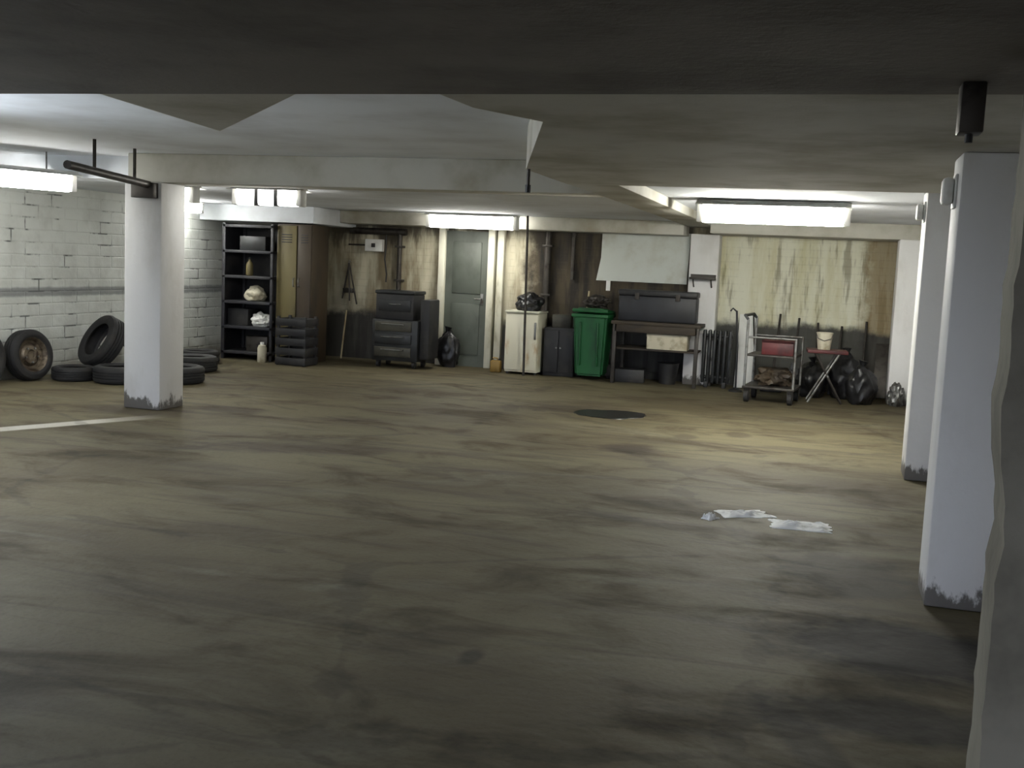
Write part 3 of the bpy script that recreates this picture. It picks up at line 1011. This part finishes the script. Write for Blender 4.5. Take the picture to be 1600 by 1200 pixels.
# folding trestle with pale legs and black bags
ts = thing('folding_trestle', 'folding trestle with pale crossed legs beside the trolley', 'trestle', (.02, 13.98, 0), rad(4))
for sy in (-.16, .16):
    obj('leg', tube(bmesh.new(), [(-.20, sy, .01), (.14, sy, .62)], .014, 8), 'steel', ts)
    obj('leg', tube(bmesh.new(), [(.20, sy, .01), (-.14, sy, .62)], .014, 8), 'darksteel', ts)
obj('cross_bar', tube(bmesh.new(), [(.02, -.18, .34), (.02, .18, .34)], .012, 8), 'steel', ts)
obj('top_plank', b3(-.24, .24, -.20, .20, .62, .66, .006), 'red', ts, 'faded red top plank')
for (x, y, s3, sd, lb) in ((-.14, 14.56, (.20, .19, .26), 1.0, 'black bin bag slumped behind the pale legged trestle'),
                           (.46, 14.14, (.19, .18, .27), 4.0, 'black bin bag beside the trestle toward the white corner pier'),
                           (.26, 14.62, (.20, .17, .34), 6.0, 'taller black bin bag against the wall behind the other bags')):
    b = thing('bin_bag', lb, 'bag', (x, y, 0), sd, 'black bin bags by the far wall')
    obj('bag_body', blob(bmesh.new(), (0, 0, 0), s3, sd, .2, 1.9), 'bag', b)
    zt = s3[2] * 1.62
    obj('tied_neck', tube(bmesh.new(), [(0, 0, zt - .03), (.01, 0, zt + .03), (.0, .01, zt + .10)], [.05, .022, .06], 12), 'bag', b)
bk = thing('bucket', 'pale bucket on the trestle plank', 'bucket', (-.02, 13.98, .66))
obj('bucket_body', lathe(bmesh.new(), [(0, 0), (.075, 0), (.10, .20), (.106, .205), (.10, .21), (.094, .20), (.07, .012), (0, .012)], 24, None, False), 'card', bk)
obj('handle', tube(bmesh.new(), [(-.1, 0, .20), (-.08, -.07, .14), (0, -.12, .11), (.08, -.07, .14), (.1, 0, .20)], .005, 6), 'steel', bk)
pb2 = obj('board_offcut', b3(-.16, .16, -.01, .01, 0, .75, .003), 'darksteel')
tag(pb2, 'dark board offcut leaning in the corner before the white corner pier', 'board')
pb2.location = (.80, 14.97, .004)
pb2.rotation_euler = (rad(-22), 0, 0)
crumple('rag', 'pale dusty rag at the foot of the white corner pier', 'rag', 'steel', (.88, 14.18, 0), (.09, .09, .16), 8.1, .35)

# ================================================================== floor finds
def flat_sheet(name, label, cat, mat, loc, rz, sx, sy, seed, height=.05, group=None, n=26):
    """a crumpled sheet with real folds lying on the floor"""
    bm = bmesh.new()
    g = []
    off = Vector((seed, seed * 2, 0))
    for i in range(n):
        row = []
        for j in range(n):
            u, v = i / (n - 1) - .5, j / (n - 1) - .5
            e = 1 + .25 * noise.noise(Vector((u * 4, v * 4, seed)))
            z = height * (.25 + abs(noise.fractal(Vector((u * 3.4, v * 3.4, 0)) + off, .9, 2, 3)))
            row.append(bm.verts.new((u * sx * e, v * sy * e, max(.004, z * (1 - (2 * max(abs(u), abs(v))) ** 3)))))
        g.append(row)
    for i in range(n - 1):
        for j in range(n - 1):
            bm.faces.new((g[i][j], g[i + 1][j], g[i + 1][j + 1], g[i][j + 1]))
    r = bmesh.ops.extrude_face_region(bm, geom=list(bm.faces))
    for v in r['geom']:
        if isinstance(v, bmesh.types.BMVert):
            v.co.z = max(.0, v.co.z - .004)
    bmesh.ops.recalc_face_normals(bm, faces=bm.faces)
    o = obj(name, bm, mat)
    tag(o, label, cat, group)
    o.location = loc
    o.rotation_euler = (0, 0, rz)
    return o


GP = 'crumpled paper on the floor'
flat_sheet('crumpled_paper', 'crumpled white paper on the floor nearest the white column', 'paper', 'paper', (-.07, 6.90, 0), rad(5), .36, .24, 3.1, .035, GP)
flat_sheet('crumpled_paper', 'creased greyish paper on the floor, larger of the pair away from the column', 'paper', 'paper', (-.43, 7.08, 0), rad(28), .32, .20, 7.4, .03, GP)
flat_sheet('crumpled_paper', 'small white paper scrap at the tip of the creased paper', 'paper', 'paper', (-.62, 6.85, 0), rad(60), .10, .07, 5.2, .05, GP)


def puddle():
    bm = bmesh.new()
    n = 48
    top, low = [], []
    for i in range(n):
        a = 2 * PI * i / n
        r = 1 + .28 * noise.noise(Vector((math.cos(a) * 1.4, math.sin(a) * 1.4, 3.3))) + .1 * noise.noise(Vector((math.cos(a) * 5, math.sin(a) * 5, 1)))
        low.append(bm.verts.new((.40 * r * math.cos(a), .34 * r * math.sin(a), 0)))
        top.append(bm.verts.new((.396 * r * math.cos(a), .336 * r * math.sin(a), .006)))
    bm.faces.new(top)
    bm.faces.new(low[::-1])
    for i in range(n):
        bm.faces.new((low[i], low[(i + 1) % n], top[(i + 1) % n], top[i]))
    bmesh.ops.recalc_face_normals(bm, faces=bm.faces)
    return bm


pd = obj('floor_mat', puddle(), 'near_black')
tag(pd, 'flat black ragged patch of matting on the open floor', 'mat')
pd.location = (-2.15, 11.30, 0)

# ================================================================== pipes, boxes and brackets overhead
pp = thing('conduit_pipe', 'dark pipe under the ceiling running to the top of the square column', 'pipe', (0, 0, 0))
obj('pipe', tube(bmesh.new(), [(-5.90, 7.45, 2.17), (-6.15, 8.90, 2.12)], .035, 12), 'darksteel', pp)
obj('junction_box', b3(-6.32, -6.08, 8.86, 8.95, 2.0, 2.14, .008), 'darksteel', pp)
for t_ in (.3, .8):
    x, y, z = -5.90 - .25 * t_, 7.45 + 1.45 * t_, 2.17 - .05 * t_
    obj('hanger', b3(x - .01, x + .01, y - .01, y + .01, z, 2.42), 'darksteel', pp)
jb = thing('junction_box', 'dark metal box hanging under the bare soffit above the ragged pier', 'junction box', (.37, 3.62, 2.15))
obj('box_body', b3(-.035, .035, -.05, .05, -.15, 0, .006), 'darksteel', jb)
obj('cable_gland', tube(bmesh.new(), [(0, 0, -.15), (0, 0, -.175)], .012, 10), 'black', jb)
for (x, y, z, x1, lb) in ((.54, 5.62, 1.98, 0, 'white bulkhead fitting at the top of the nearest white column'),
                          (.66, 9.05, 2.08, 0, 'white bulkhead fitting at the top of the middle white column')):
    b = thing('bulkhead_fitting', lb, 'fitting', (x, y, z), 0, 'white fittings on the columns')
    obj('back_plate', b3(-.012, 0, -.06, .06, -.08, .08, .004), 'white', b)
    obj('cover', b3(-.065, -.012, -.05, .05, -.065, .065, .02), 'white', b)
cs2 = thing('conduit_stub', 'dark conduit stub hanging from the corner of the lowered soffit', 'conduit', (-1.90, 6.79, 2.0))
obj('conduit_tube', tube(bmesh.new(), [(0, 0, .02), (0, 0, .42)], .012, 8), 'darksteel', cs2)
obj('end_cap', tube(bmesh.new(), [(0, 0, 0), (0, 0, .05)], .018, 8), 'black', cs2)
